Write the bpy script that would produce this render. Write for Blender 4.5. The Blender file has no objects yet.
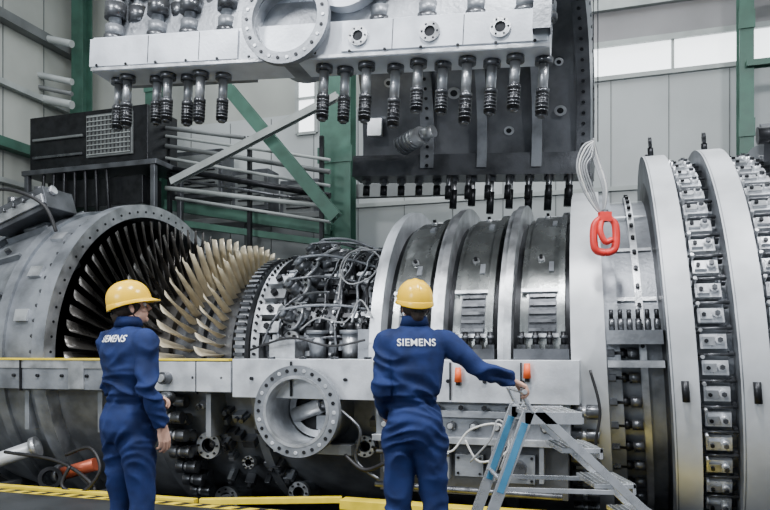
import bpy, bmesh, math, random
from math import sin, cos, pi, radians, sqrt
from mathutils import Vector, Matrix, noise
from mathutils.bvhtree import BVHTree
random.seed(7)
V = Vector
PHI = radians(17.8)
HALL = Matrix.Translation((0, 6.5, 0)) @ Matrix.Rotation(-PHI, 4, 'Z')
CAMH = 1.45
# ---------------------------------------------------------------- materials
MATS = {}
def mat(name, col, metal=0.0, rough=0.5, var=0.15, scale=3.0, bump=0.0, bscale=40, emit=0.0, stain=None, spec=0.5):
    if name in MATS: return MATS[name]
    m = bpy.data.materials.new(name); m.use_nodes = True
    nt = m.node_tree; nd = nt.nodes; lk = nt.links
    b = nd['Principled BSDF']
    b.inputs['Metallic'].default_value = metal
    b.inputs['Roughness'].default_value = rough
    b.inputs['Specular IOR Level'].default_value = spec
    tc = nd.new('ShaderNodeTexCoord')
    n1 = nd.new('ShaderNodeTexNoise'); n1.inputs['Scale'].default_value = scale; n1.inputs['Detail'].default_value = 6
    lk.new(tc.outputs['Object'], n1.inputs['Vector'])
    cr = nd.new('ShaderNodeValToRGB')
    lo = tuple(c*(1-var) for c in col); hi = tuple(min(1, c*(1+var)) for c in col)
    if stain: lo = stain
    cr.color_ramp.elements[0].position = 0.35; cr.color_ramp.elements[0].color = (*lo, 1)
    cr.color_ramp.elements[1].position = 0.62; cr.color_ramp.elements[1].color = (*hi, 1)
    lk.new(n1.outputs['Fac'], cr.inputs['Fac'])
    lk.new(cr.outputs['Color'], b.inputs['Base Color'])
    mr = nd.new('ShaderNodeMapRange')
    mr.inputs['To Min'].default_value = max(0.05, rough-0.12); mr.inputs['To Max'].default_value = min(1, rough+0.12)
    lk.new(n1.outputs['Fac'], mr.inputs['Value']); lk.new(mr.outputs['Result'], b.inputs['Roughness'])
    if bump > 0:
        n2 = nd.new('ShaderNodeTexNoise'); n2.inputs['Scale'].default_value = bscale; n2.inputs['Detail'].default_value = 4
        lk.new(tc.outputs['Object'], n2.inputs['Vector'])
        bp = nd.new('ShaderNodeBump'); bp.inputs['Strength'].default_value = bump; bp.inputs['Distance'].default_value = 0.01
        lk.new(n2.outputs['Fac'], bp.inputs['Height']); lk.new(bp.outputs['Normal'], b.inputs['Normal'])
    if emit > 0:
        b.inputs['Emission Color'].default_value = (*col, 1); b.inputs['Emission Strength'].default_value = emit
    MATS[name] = m
    return m
STEEL = mat('machined_steel', (.50, .515, .535), .78, .34, .3, 5, .2, 60)
LIGHT = mat('bright_flange_steel', (.60, .625, .66), .5, .36, .2, 4, .15, 50)
CAST = mat('cast_grey_steel', (.225, .24, .262), .5, .42, .35, 3, .3, 30)
CASTD = mat('dark_cast_steel', (.085, .09, .10), .55, .38, .35, 3, .3, 30)
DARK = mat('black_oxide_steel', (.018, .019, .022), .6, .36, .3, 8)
BOLT = mat('bolt_grey_steel', (.12, .125, .135), .75, .3, .3, 10)
BLADED = mat('dark_blade_steel', (.125, .118, .11), .75, .30, .3, 6)
CREAM = mat('cream_coated_blade', (.68, .60, .44), .35, .36, .15, 6)
SHELLIN = mat('casing_interior_steel', (.15, .157, .17), .7, .34, .35, 2.2, .25, 12)
SHELLG = mat('casing_ring_surface', (.27, .285, .28), .85, .26, .25, 3, .2, 14)
HANGF = mat('painted_casing_flange', (.58, .615, .67), .3, .36, .14, 3, .12, 40)
RINGP = mat('painted_ring_grey', (.53, .55, .57), .2, .40, .10, 3)
TILE = mat('clamp_plate_steel', (.70, .72, .75), .5, .3, .12, 12)
YEL = mat('safety_yellow', (.80, .60, .03), 0, .5, .12, 6)
ORG = mat('orange_plastic', (.85, .13, .03), 0, .45, .1, 6)
RED = mat('red_paint', (.60, .03, .025), 0, .4, .15, 8)
GREEN = mat('green_steel_paint', (.045, .115, .085), .1, .5, .2, 3)
PALE = mat('pale_grey_paint', (.34, .365, .355), .1, .5, .12, 3)
MID = mat('mid_grey_paint', (.15, .16, .16), .2, .5, .15, 3)
BLACK = mat('black_rubber', (.012, .012, .014), 0, .5, .2, 8)
WHITEH = mat('white_hose', (.58, .58, .56), 0, .5, .08, 8)
HOSEG = mat('grey_cable', (.30, .31, .32), .2, .45, .1, 8)
WALLM = mat('wall_panel_paint', (.37, .385, .355), 0, .7, .10, .8)
WALLL = mat('wall_panel_cool', (.43, .455, .455), 0, .7, .07, .8)
WALLT = mat('upper_wall_cladding', (.24, .235, .24), 0, .7, .12, .8)
WIN = mat('window_daylight', (.93, .97, 1.0), 0, .4, .02, 1, emit=2.6)
ALU = mat('aluminium', (.66, .68, .71), .75, .28, .1, 10)
BLUEP = mat('blue_ladder_side', (.07, .25, .42), .1, .4, .1, 8)
FLOORM = mat('workshop_floor_paint', (.024, .027, .030), 0, .42, .35, 1.5, .1, 20)
PITM = mat('pit_concrete', (.035, .035, .037), 0, .8, .3, 2)
NAVY = mat('navy_coverall_cloth', (.010, .023, .092), 0, .8, .25, 9, .35, 260, spec=.25)
SKIN = mat('skin', (.58, .34, .25), 0, .5, .08, 10)
HAIR = mat('dark_hair', (.03, .018, .012), 0, .6, .3, 60, .6, 200)
HELM = mat('yellow_helmet_plastic', (.92, .55, .01), 0, .26, .04, 4)
WHITE = mat('white_print', (.85, .87, .90), 0, .6, .02, 4)
BOOT = mat('black_boot_leather', (.02, .018, .016), 0, .45, .2, 10)
EYEW = mat('eye_white', (.8, .8, .78), 0, .3, .02, 4)

# ---------------------------------------------------------------- builder
class B:
    def __init__(s): s.v = []; s.f = []; s.mi = []; s.sm = []; s.mats = []
    def _m(s, m):
        if m not in s.mats: s.mats.append(m)
        return s.mats.index(m)
    def add(s, vs, fs, m, smooth=False):
        o = len(s.v); s.v.extend([tuple(v) for v in vs]); k = s._m(m)
        for i, f in enumerate(fs):
            s.f.append(tuple(o+j for j in f)); s.mi.append(k)
            s.sm.append(smooth[i] if isinstance(smooth, list) else smooth)
    def box(s, c, size, m, R=None):
        c = V(c); hx, hy, hz = [q/2 for q in size]
        P = [V((x, y, z)) for x in (-hx, hx) for y in (-hy, hy) for z in (-hz, hz)]
        if R is not None: P = [R @ p for p in P]
        s.add([c+p for p in P], [(0,1,3,2),(4,6,7,5),(0,4,5,1),(2,3,7,6),(0,2,6,4),(1,5,7,3)], m)
    def bx(s, x0, x1, y0, y1, z0, z1, m):
        s.box(((x0+x1)/2, (y0+y1)/2, (z0+z1)/2), (abs(x1-x0), abs(y1-y0), abs(z1-z0)), m)
    def beam(s, p0, p1, w, h, m, up=(0,0,1)):
        p0 = V(p0); p1 = V(p1); d = p1-p0; L = d.length; z = d.normalized(); u = V(up)
        if abs(z.dot(u)) > .99: u = V((1,0,0))
        x = u.cross(z).normalized(); y = z.cross(x)
        R = Matrix((x, y, z)).transposed()
        s.box((p0+p1)/2, (w, h, L), m, R)
    def cyl(s, p0, p1, r0, m, r1=None, n=16, caps=True, hexa=False):
        if hexa: n = 6
        if r1 is None: r1 = r0
        p0 = V(p0); p1 = V(p1); z = (p1-p0).normalized()
        u = V((1,0,0)) if abs(z.x) < .8 else V((0,1,0))
        x = u.cross(z).normalized(); y = z.cross(x)
        vs = []
        for p, r in ((p0, r0), (p1, r1)):
            for i in range(n):
                a = 2*pi*i/n; vs.append(p+x*(r*cos(a))+y*(r*sin(a)))
        fs = [(i, (i+1) % n, n+(i+1) % n, n+i) for i in range(n)]; sm = [not hexa]*n
        if caps:
            fs += [tuple(range(n-1, -1, -1)), tuple(range(n, 2*n))]; sm += [False, False]
        s.add(vs, fs, m, sm)
    def pipe(s, p0, p1, ro, ri, m, n=40, mi=None):  # hollow cylinder
        p0 = V(p0); p1 = V(p1); z = (p1-p0).normalized()
        u = V((1,0,0)) if abs(z.x) < .8 else V((0,1,0))
        x = u.cross(z).normalized(); y = z.cross(x)
        def ring(p, r): return [p+x*(r*cos(2*pi*i/n))+y*(r*sin(2*pi*i/n)) for i in range(n)]
        A, Bq, C, D = ring(p0, ro), ring(p1, ro), ring(p1, ri), ring(p0, ri)
        q = [(i, (i+1) % n, n+(i+1) % n, n+i) for i in range(n)]
        s.add(A+Bq, q, m, True); s.add(Bq+C, q, m, False); s.add(C+D, q, mi or m, True); s.add(D+A, q, m, False)
    def tube(s, pts, radii, m, n=12, smooth_path=False, flat=1.0):
        pts = [V(p) for p in pts]
        if not isinstance(radii, (list, tuple)): radii = [radii]*len(pts)
        if smooth_path:
            np_, nr = [], []
            for i in range(len(pts)-1):
                a = pts[max(i-1, 0)]; b = pts[i]; c = pts[i+1]; d = pts[min(i+2, len(pts)-1)]
                for k in range(6):
                    t = k/6
                    np_.append(.5*((2*b)+(c-a)*t+(2*a-5*b+4*c-d)*t*t+(3*b-a-3*c+d)*t**3)); nr.append(radii[i]*(1-t)+radii[i+1]*t)
            np_.append(pts[-1]); nr.append(radii[-1]); pts, radii = np_, nr
        vs = []; prev = None
        for i, p in enumerate(pts):
            d = (pts[min(i+1, len(pts)-1)]-pts[max(i-1, 0)]).normalized()
            if prev is None:
                u = V((0,1,0)) if abs(d.y) < .8 else V((1,0,0)); x = (u-d*u.dot(d)).normalized()
            else: x = (prev-d*prev.dot(d)).normalized()
            prev = x; y = d.cross(x)
            for k in range(n):
                a = 2*pi*k/n; vs.append(p+x*(radii[i]*cos(a))+y*(radii[i]*sin(a)*flat))
        fs = []; sm = []
        for i in range(len(pts)-1):
            for k in range(n):
                fs.append((i*n+k, i*n+(k+1) % n, (i+1)*n+(k+1) % n, (i+1)*n+k)); sm.append(True)
        fs += [tuple(range(n-1, -1, -1)), tuple(range((len(pts)-1)*n, len(pts)*n))]; sm += [False, False]
        s.add(vs, fs, m, sm)
    def loft(s, rings, m, n=28, p=2.3):
        vs = []
        for (c, rx, ry) in rings:
            for k in range(n):
                a = 2*pi*k/n; ca, sa = cos(a), sin(a)
                vs.append((c[0]+rx*math.copysign(abs(ca)**(2/p), ca), c[1]+ry*math.copysign(abs(sa)**(2/p), sa), c[2]))
        fs = []
        N = len(rings)
        for i in range(N-1):
            for k in range(n): fs.append((i*n+k, i*n+(k+1) % n, (i+1)*n+(k+1) % n, (i+1)*n+k))
        fs += [tuple(range(n-1, -1, -1)), tuple(range((N-1)*n, N*n))]
        s.add(vs, fs, m, True)
    def ell(s, c, r, m, R=None, nu=20, nv=12):
        vs = []; c = V(c)
        if not isinstance(r, (tuple, list)): r = (r, r, r)
        for j in range(1, nv):
            ph = pi*j/nv
            for i in range(nu):
                a = 2*pi*i/nu; q = V((r[0]*sin(ph)*cos(a), r[1]*sin(ph)*sin(a), r[2]*cos(ph)))
                if R is not None: q = R @ q
                vs.append(c+q)
        tq = V((0,0,r[2])); bq = V((0,0,-r[2]))
        if R is not None: tq = R @ tq; bq = R @ bq
        vs += [c+tq, c+bq]; T = len(vs)-2; Bt = T+1; fs = []
        for j in range(nv-2):
            for i in range(nu): fs.append((j*nu+i, (j+1)*nu+i, (j+1)*nu+(i+1) % nu, j*nu+(i+1) % nu))
        for i in range(nu):
            fs.append((T, i, (i+1) % nu)); k = (nv-2)*nu; fs.append((Bt, k+(i+1) % nu, k+i))
        s.add(vs, fs, m, True)
    def rev(s, prof, m, a0=0, a1=360, n=96, yc=2.1, zc=1.36):
        k = max(3, int(n*abs(a1-a0)/360)); A = [radians(a0+(a1-a0)*i/k) for i in range(k+1)]
        for q in range(len(prof)-1):
            vs = []
            for (x, R) in prof[q:q+2]:
                for a in A: vs.append((x, yc-R*cos(a), zc+R*sin(a)))
            s.add(vs, [(i, i+1, k+2+i, k+1+i) for i in range(k)], m, True)
    def nut(s, p, d, r, h, m, m2=None, stud=0, sr=None):
        p = V(p); d = V(d).normalized()
        s.cyl(p, p+d*h, r, m, hexa=True)
        if stud: s.cyl(p+d*h, p+d*(h+stud), sr or r*.55, m2 or m, n=10)
    def obj(s, name, parent=None, M=None, bevel=0, skew=None):
        me = bpy.data.meshes.new(name)
        vs = s.v if skew is None else [skew(v) for v in s.v]
        me.from_pydata(vs, [], s.f)
        for m in s.mats: me.materials.append(m)
        me.polygons.foreach_set('material_index', s.mi); me.polygons.foreach_set('use_smooth', s.sm)
        me.update()
        o = bpy.data.objects.new(name, me); bpy.context.scene.collection.objects.link(o)
        if parent is not None: o.parent = parent
        if M is not None: o.matrix_world = M
        if bevel:
            b = o.modifiers.new('bevel', 'BEVEL'); b.width = bevel; b.segments = 2; b.limit_method = 'ANGLE'; b.angle_limit = radians(40)
        return o
def empty(name, M):
    e = bpy.data.objects.new(name, None); bpy.context.scene.collection.objects.link(e); e.matrix_world = M; e.empty_display_size = .2
    return e
# image pixel position at a chosen depth -> hall frame (t along hall, r depth, z)
def px_to_hall(px, py, r):
    u = (px-385)/700
    t = (u*(6.5+.9521*r)-.3057*r)/(.9521+.3057*u)
    Y = 6.5-.3057*t+.9521*r
    return V((t, r, CAMH+(350-py)*Y/700))

YC, ZC = 2.1, 1.36
def cp(t, R, a):
    a = radians(a); return V((t, YC-R*cos(a), ZC+R*sin(a)))
def cn(a):
    a = radians(a); return V((0, -cos(a), sin(a)))
def cR(a):
    n = cn(a); x = V((1,0,0)); t = x.cross(n)
    return Matrix((x, n, t)).transposed()
def lean(v):   # shears the intake-side rings: upper parts shifted left, lower parts right
    x, y, z = v; f = min(1, max(0, (x-1.3)/.9)); return (x-.07*f*(z-1.36), y, z)

# ================================================================ ROOM
b = B()
b.bx(-12, 10, -9, -.42, -.2, 0, FLOORM)
b.bx(-12, -8.2, -.42, 9, -.2, 0, FLOORM); b.bx(6, 10, -.42, 9, -.2, 0, FLOORM); b.bx(-8.2, 6, 4.9, 9, -.2, 0, FLOORM)
b.bx(-8.2, 6, -.42, 4.9, -1.75, -1.6, PITM)
b.bx(-8.3, 6.1, -.52, -.42, -1.6, -.2, PITM); b.bx(-8.3, 6.1, 4.9, 5, -1.6, -.2, PITM)
b.bx(-8.3, -8.2, -.42, 4.9, -1.6, -.2, PITM); b.bx(6, 6.1, -.42, 4.9, -1.6, -.2, PITM)
b.bx(-8.2, 6, -.56, -.46, 0, .004, YEL)
for i in range(70):   # hazard stripes on the pit edge
    x = -8.1+i*.2; b.add([(x, -.56, .006), (x+.09, -.56, .006), (x+.15, -.46, .006), (x+.06, -.46, .006)], [(0,1,2,3)], BLACK)
b.bx(-8.2, -.2, -1.35, -1.27, 0, .004, YEL)
b.obj('floor', M=HALL)
b = B(); r0 = 7.5
b.bx(-10, 10, r0, r0+.2, 0, 6.5, WALLL)
b.bx(-10, 1.3, r0, r0+.2, 6.5, 11, WALLM)
b.bx(1.3, 10, r0, r0+.2, 7.12, 11, WALLT)
for i in range(21): b.bx(-10+i*1.0, -9.985+i*1.0, r0-.012, r0, 0, 6.45, MID)
for z in (2.2, 4.4): b.bx(-10, 10, r0-.05, r0, z, z+.08, PALE)
b.bx(1.3, 10, r0-.1, r0, 7.75, 7.95, PALE)
b.obj('wall_back', M=HALL)
b = B()
b.bx(1.3, 10, r0+.05, r0+.1, 6.5, 7.12, WIN)
b.bx(1.3, 10, r0-.06, r0, 6.46, 6.54, PALE); b.bx(1.3, 10, r0-.06, r0, 7.08, 7.18, PALE)
for i in range(6): b.bx(1.3+i*1.75, 1.35+i*1.75, r0-.02, r0+.05, 6.5, 7.12, PALE)
b.obj('window_1', M=HALL)
b = B()
w0 = px_to_hall(297, 134, 7.45); w1 = px_to_hall(316, 62, 7.45)
b.bx(w0.x, w1.x, r0-.03, r0-.01, w0.z, w1.z, WIN)
for x in (w0.x, w1.x): b.bx(x-.04, x+.04, r0-.06, r0, w0.z, w1.z, PALE)
for z in (w0.z, (w0.z+w1.z)/2, w1.z): b.bx(w0.x, w1.x, r0-.06, r0, z-.03, z+.03, PALE)
b.obj('window_2', M=HALL)
b = B()
b.bx(-10.2, -10, -9, r0+.2, 0, 11, WALLM)
for i in range(14): b.bx(-10, -9.988, -8+i*1.1, -7.98+i*1.1, 0, 10, MID)
for z, m_, w in ((3.1, PALE, .12), (3.6, MID, .12), (4.15, PALE, .16), (4.9, PALE, .1), (5.6, GREEN, .2), (6.9, PALE, .12), (8.2, MID, .2)):
    b.bx(-9.98, -9.98+w*1.2, -6, r0-.2, z, z+w, m_)
b.obj('wall_left', M=HALL)

def ibeam(b, p0, p1, w, d, m):
    p0 = V(p0); p1 = V(p1)
    ax = (p1-p0).normalized(); nrm = V((0,1,0)); side = ax.cross(nrm).normalized()
    R = Matrix((side, nrm, ax)).transposed()
    for off in (-d/2, d/2): b.box((p0+p1)/2+nrm*off, (w, .03, (p1-p0).length), m, R)
    b.box((p0+p1)/2, (.03, d, (p1-p0).length), m, R)
def member(name, p0, p1, w, d, m):
    b = B(); ibeam(b, p0, p1, w, d, m); b.obj(name, M=HALL)
def col(px, r, w, m=GREEN):
    t = px_to_hall(px, 350, r).x; b = B(); ibeam(b, (t, r, 0), (t, r, 10.5), w, .3, m)
    b.bx(t-w*.8, t+w*.8, r-.25, r+.25, 0, .04, m)
    for z in (3.2, 5.0, 6.8): b.bx(t-w*.56, t+w*.56, r-.19, r-.165, z, z+.3, m)
    b.obj('steel_column', M=HALL)
col(82, 6.9, .3); col(157, 6.3, .34); col(338, 6.3, .62); col(745, 6.9, .22)
member('diagonal_brace', px_to_hall(228, 88, 5.1), px_to_hall(336, 218, 5.1), .22, .12, GREEN)
member('diagonal_brace', px_to_hall(338, 96, 4.8), px_to_hall(172, 182, 4.8), .12, .1, PALE)
member('steel_beam', px_to_hall(160, 204, 6.0), px_to_hall(332, 230, 6.0), .2, .12, GREEN)
member('steel_beam', px_to_hall(172, 222, 6.0), px_to_hall(332, 244, 6.0), .12, .12, GREEN)
member('steel_beam', px_to_hall(345, 192, 6.6), px_to_hall(470, 188, 6.6), .25, .12, MID)
t1 = px_to_hall(745, 350, 6.8).x
member('steel_beam', (t1, 6.75, 7.45), (9.5, 6.75, 7.45), .18, .15, GREEN)
member('steel_beam', (t1, 6.75, 6.2), (9.5, 6.75, 6.2), .1, .15, GREEN)
# pipes on the rear gallery
b = B()
for k, (x0, y0, x1, y1, rr, m_) in enumerate([(166,136,330,160,.03,PALE),(166,146,330,172,.045,MID),(166,158,330,186,.03,PALE),(166,168,330,196,.06,DARK),
        (166,188,330,207,.045,PALE),(166,128,245,138,.04,MID),(176,198,330,222,.03,PALE),(166,178,330,203,.03,BOLT)]):
    b.cyl(px_to_hall(x0, y0, 5.5), px_to_hall(x1, y1, 5.55), rr, m_, n=12)
for px in (170, 250, 322):
    p = px_to_hall(px, 150, 5.65); b.bx(p.x-.035, p.x+.035, 5.6, 5.68, 0, p.z+.25, DARK)
b.obj('gallery_pipes', M=HALL)
b = B()
for (x0, y0, x1, y1) in ((172, 148, 222, 200), (232, 168, 268, 212), (280, 178, 318, 220)):
    p0 = px_to_hall(x0, y1, 6.7); p1 = px_to_hall(x1, y0, 6.7); b.bx(p0.x, p1.x, 6.7, 7.2, p0.z, p1.z, CASTD)
    b.bx(p0.x+.08, p1.x-.08, 6.68, 6.7, p0.z+.1, p1.z-.1, MID)
    for k in range(5): z = p0.z+.2+k*.09; b.bx(p0.x+.15, p1.x-.15, 6.665, 6.68, z, z+.03, DARK)
p0 = px_to_hall(165, 222, 6.7); p1 = px_to_hall(325, 222, 6.7); b.bx(p0.x, p1.x, 6.6, 7.3, p0.z-.12, p0.z, MID)
for x in (p0.x+.1, (p0.x+p1.x)/2, p1.x-.1): b.bx(x-.06, x+.06, 6.9, 7.02, 0, p0.z-.1, MID)
b.obj('switch_cabinets', M=HALL, bevel=.01)
b = B()
for (y0, rr, m_) in ((78, .07, PALE), (90, .05, MID), (101, .09, PALE), (40, .08, PALE)):
    b.cyl(px_to_hall(-60, y0-24, 6.2), px_to_hall(72, y0+4, 6.2), rr, m_, n=12)
for px in (-40, 30):
    p = px_to_hall(px, 30, 6.3); b.bx(p.x-.05, p.x+.05, 6.25, 6.35, 0, p.z+.2, MID)
b.obj('wall_pipes', M=HALL)
# black cooling unit on a stand
b = B()
p0 = px_to_hall(28, 170, 4.9); p1 = px_to_hall(146, 108, 4.9)
b.bx(p0.x, p1.x, 4.95, 5.9, p0.z, p1.z+.1, DARK)
g0 = px_to_hall(86, 158, 4.9); g1 = px_to_hall(132, 110, 4.9)
b.bx(g0.x, g1.x, 4.9, 4.95, g0.z, g1.z, MID)
for i in range(12):
    x = g0.x+(g1.x-g0.x)*(i+.5)/12; b.bx(x-.012, x+.012, 4.88, 4.91, g0.z+.04, g1.z-.04, BLACK)
for i in range(9):
    z = g0.z+(g1.z-g0.z)*(i+.5)/9; b.bx(g0.x+.03, g1.x-.03, 4.87, 4.89, z-.01, z+.01, PALE)
b.bx(p0.x+.1, g0.x-.1, 4.9, 4.95, p0.z+.55, p0.z+.6, MID); b.bx(p0.x+.1, g0.x-.1, 4.9, 4.95, p0.z+.2, p0.z+.25, BOLT)
b.bx(p0.x-.2, p1.x+.2, 4.93, 5.95, p0.z-.10, p0.z, CASTD)
for x in (p0.x-.1, p1.x+.1):
    for y in (5.0, 5.85): b.bx(x-.05, x+.05, y-.05, y+.05, 0, p0.z-.1, CASTD)
for i in range(7): b.cyl((p0.x+.3+i*.25, 5.0, p0.z-.1), (p0.x+.2+i*.27, 5.05, p0.z-.95), .035, DARK, n=8)
b.bx(p0.x+.2, p1.x-.3, 5.2, 5.8, p0.z-.75, p0.z-.2, DARK)
b.obj('cooling_unit', M=HALL, bevel=.01)

# ================================================================ TURBINE
TUR = empty('gas_turbine', HALL)
b = B()
b.rev([(-7.2, 1.2), (-6.6, 1.5), (-5.6, 1.80), (-4.75, 1.97)], CAST)
b.rev([(-4.75, 1.97), (-4.75, 2.02), (-4.62, 2.02), (-4.62, 1.98), (-4.15, 2.0)], CAST)
b.rev([(-4.15, 2.0), (-4.15, 2.07), (-3.98, 2.07)], CAST)
b.rev([(-3.98, 2.07), (-3.98, 1.9)], STEEL); b.rev([(-3.98, 1.9), (-4.3, 1.88)], CAST)
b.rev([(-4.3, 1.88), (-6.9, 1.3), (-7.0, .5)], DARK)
b.rev([(-5.7, 1.77), (-5.7, 1.88), (-5.6, 1.88), (-5.6, 1.80)], CAST)
for a in range(2, 180, 5):
    b.nut(cp(-4.15, 2.035, a), (-1, 0, 0), .022, .05, BOLT)
    b.cyl(cp(-3.985, 1.97, a), cp(-3.972, 1.97, a), .016, DARK, n=8)
for a in (8, 22, 38, 55, 75, 95, 120):
    b.box(cp(-5.15, 1.91, a), (.75, .1, .03), CAST, cR(a) @ Matrix.Rotation(radians(12), 3, 'Z'))
    b.nut(cp(-5.2, 1.88, a+6), cn(a+6), .04, .06, BOLT)
for a in (14, 30, 47): b.box(cp(-4.4, 2.0, a), (.18, .06, .14), STEEL, cR(a))
b.obj('exhaust_casing', TUR)
b = B()
c = px_to_hall(32, 214, 1.0)
b.box(c, (.95, .5, .28), CASTD, Matrix.Rotation(radians(-18), 3, 'Y'))
b.box(c+V((.05, -.26, .0)), (.8, .04, .12), STEEL, Matrix.Rotation(radians(-18), 3, 'Y'))
b.cyl(c+V((-.6, -.1, -.15)), c+V((.45, -.1, .26)), .06, STEEL)
b.cyl(c+V((.25, -.1, .0)), c+V((.25, -.1, .3)), .09, CASTD); b.cyl(c+V((-.2, -.1, -.1)), c+V((-.2, -.1, .2)), .07, BOLT)
b.beam(c+V((0, .1, -.1)), c+V((.1, .5, -.7)), .3, .3, CAST)
for k in range(5): b.nut(c+V((-.3+k*.15, -.28, -.05+k*.05)), (0,-1,0), .03, .04, BOLT)
b.tube([c+V((-.5, -.3, .1)), c+V((-.2, -.35, .25)), c+V((.2, -.35, .18)), c+V((.5, -.3, .0)), c+V((.62, -.25, -.3))], .022, BLACK, smooth_path=True)
b.obj('bearing_actuator', TUR, bevel=.008)
# --- rotor
b = B()
def blades(t, R0, R1, n, chord0, chord1, tw0, tw1, m, off=0):
    S = 5
    for k in range(n):
        a0 = 360*k/n+off
        vs = []
        for s_ in range(S):
            f = s_/(S-1); R = R0+(R1-R0)*f; ch = chord0+(chord1-chord0)*f; tw = radians(tw0+(tw1-tw0)*f)
            th = .018*(1-f*.7)
            ra = cn(a0); ax = V((1,0,0)); ta = ax.cross(ra)
            base = cp(t, R, a0)
            cdir = ax*cos(tw)+ta*sin(tw); nd_ = -ax*sin(tw)+ta*cos(tw)
            up = []; dn = []
            for q in range(4):
                g = q/3; x = (g-.5)*ch; cam = .22*ch*(1-(2*g-1)**2)*(1-.4*f); tt = th*(1 if q in (1, 2) else .25)
                up.append(base+cdir*x+nd_*(cam+tt)); dn.append(base+cdir*x+nd_*(cam-tt))
            vs += up+dn[::-1]
        fs = []
        for s_ in range(S-1):
            for q in range(8): fs.append((s_*8+q, s_*8+(q+1) % 8, (s_+1)*8+(q+1) % 8, (s_+1)*8+q))
        fs.append(tuple(range((S-1)*8, S*8)))
        b.add(vs, fs, m, [True]*(len(fs)-1)+[False])
blades(-3.88, .95, 1.84, 62, .2, .16, 25, 62, BLADED)
blades(-3.35, .95, 1.70, 58, .18, .15, 25, 58, BLADED, 2)
blades(-2.86, .95, 1.56, 52, .17, .19, 15, 46, CREAM)
blades(-2.42, 1.0, 1.45, 56, .15, .16, 15, 44, CREAM, 3)
b.rev([(-4.4, .3), (-4.4, .8), (-4.1, .93), (-3.65, .95), (-3.65, .86), (-3.55, .86), (-3.55, .95), (-3.15, .95), (-3.15, .86), (-3.05, .86), (-3.05, .96)], BLADED)
b.rev([(-3.05, .96), (-2.68, .96), (-2.68, .88), (-2.58, .88), (-2.58, 1.0), (-2.25, 1.0), (-2.25, .7), (-2.0, .7)], BOLT)
for a in range(0, 360, 6):
    b.box(cp(-2.26, .88, a), (.04, .12, .03), CREAM, cR(a))
b.rev([(-2.2, .98), (-1.7, .95)], CAST)
b.obj('turbine_rotor', TUR)
# --- burner section in the middle
b = B()
b.rev([(-2.08, 1.05), (-2.08, 1.22), (-1.96, 1.22), (-1.96, 1.12), (-1.86, 1.12), (-1.86, 1.26), (-1.76, 1.26), (-1.76, 1.1)], STEEL, -90, 180)
b.rev([(-1.96, 1.125), (-1.86, 1.125)], DARK, -90, 180)
for a in range(-10, 182, 4): b.box(cp(-2.02, 1.24, a), (.12, .05, .035), BOLT, cR(a)); b.nut(cp(-1.81, 1.26, a), cn(a), .018, .03, DARK)
b.rev([(-1.76, 1.1), (-1.4, 1.08), (-1.4, 1.2), (-1.3, 1.2), (-1.3, 1.12), (-.9, 1.12), (-.9, 1.3), (-.82, 1.3), (-.82, 1.15), (-.3, 1.2)], CASTD, -90, 180)
for a in range(2, 180, 5):
    b.nut(cp(-1.35, 1.2, a), cn(a), .022, .035, STEEL, DARK, .02); b.nut(cp(-.86, 1.3, a), cn(a), .022, .035, BOLT, STEEL, .02)
    b.nut(cp(-.42, 1.19, a), cn(a), .026, .04, BOLT, DARK, .03)
for i, a in enumerate(range(6, 180, 15)):
    n_ = (cn(a)+V((-.55, 0, 0))).normalized()
    p = cp(-1.25, 1.12, a)
    b.cyl(p, p+n_*.18, .13, CAST, n=20); b.cyl(p+n_*.18, p+n_*.22, .165, STEEL, n=24); b.cyl(p+n_*.22, p+n_*.34, .09, BOLT, n=16)
    b.cyl(p+n_*.34, p+n_*.39, .06, CAST, n=12)
    x_ = V((1,0,0)); x_ = (x_-n_*x_.dot(n_)).normalized(); y_ = n_.cross(x_)
    for k in range(8):
        q = 2*pi*k/8; b.nut(p+n_*.22+x_*.135*cos(q)+y_*.135*sin(q), n_, .018, .025, DARK)
    q0 = p+n_*.36; q1 = cp(-.75, 1.34, a+4)
    b.tube([q0, q0+n_*.05+V((.05, 0, 0)), (q0+q1)/2+cn(a)*.08, q1, cp(-.45, 1.22, a+4)], .016, CAST if i % 2 else BOLT, smooth_path=True, n=8)
for k in range(420):
    a = random.uniform(0, 175); t = random.uniform(-1.72, -.35)
    sz = (random.uniform(.03, .12), random.uniform(.05, .2), random.uniform(.03, .10))
    b.box(cp(t, 1.15+sz[1]*.3, a), sz, random.choice([CAST, BOLT, STEEL, DARK, CASTD, DARK, CAST]), cR(a))
    if k % 3 == 0: b.nut(cp(t+.05, 1.2, a+3), cn(a), .028, .07, random.choice([STEEL, BOLT]), DARK, .04)
for RR, tt, m_ in ((1.33, -1.0, BOLT), (1.34, -.62, CAST), (1.30, -.52, DARK), (1.36, -.8, BOLT), (1.3, -1.5, CAST)):
    b.tube([cp(tt+.02*sin(a*.3), RR+.015*sin(a*.2), a) for a in range(0, 176, 5)], .016, m_, n=8)
for k in range(4):
    a = 15+k*9; b.box(cp(-1.62, 1.28, a), (.26, .12, .13), STEEL, cR(a)); b.nut(cp(-1.62, 1.34, a), cn(a), .04, .05, DARK)
for (x, m_) in ((-1.0, CAST), (-.62, STEEL)):
    b.cyl((x, .75, 1.36), (x, .75, 1.62), .09, m_, n=20); b.cyl((x, .75, 1.62), (x, .75, 1.66), .12, CAST, n=20); b.cyl((x, .75, 1.66), (x, .75, 1.74), .05, DARK, n=12)
b.bx(-1.5, -1.2, .6, .9, 1.36, 1.56, STEEL); b.bx(-.45, -.32, .5, .9, 1.36, 1.66, CAST)
b.obj('burner_section', TUR, bevel=0)
b = B()
def hose(pts, rr=.014, m=WHITEH): b.tube([px_to_hall(*p) for p in pts], rr, m, n=8, smooth_path=True)
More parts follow.
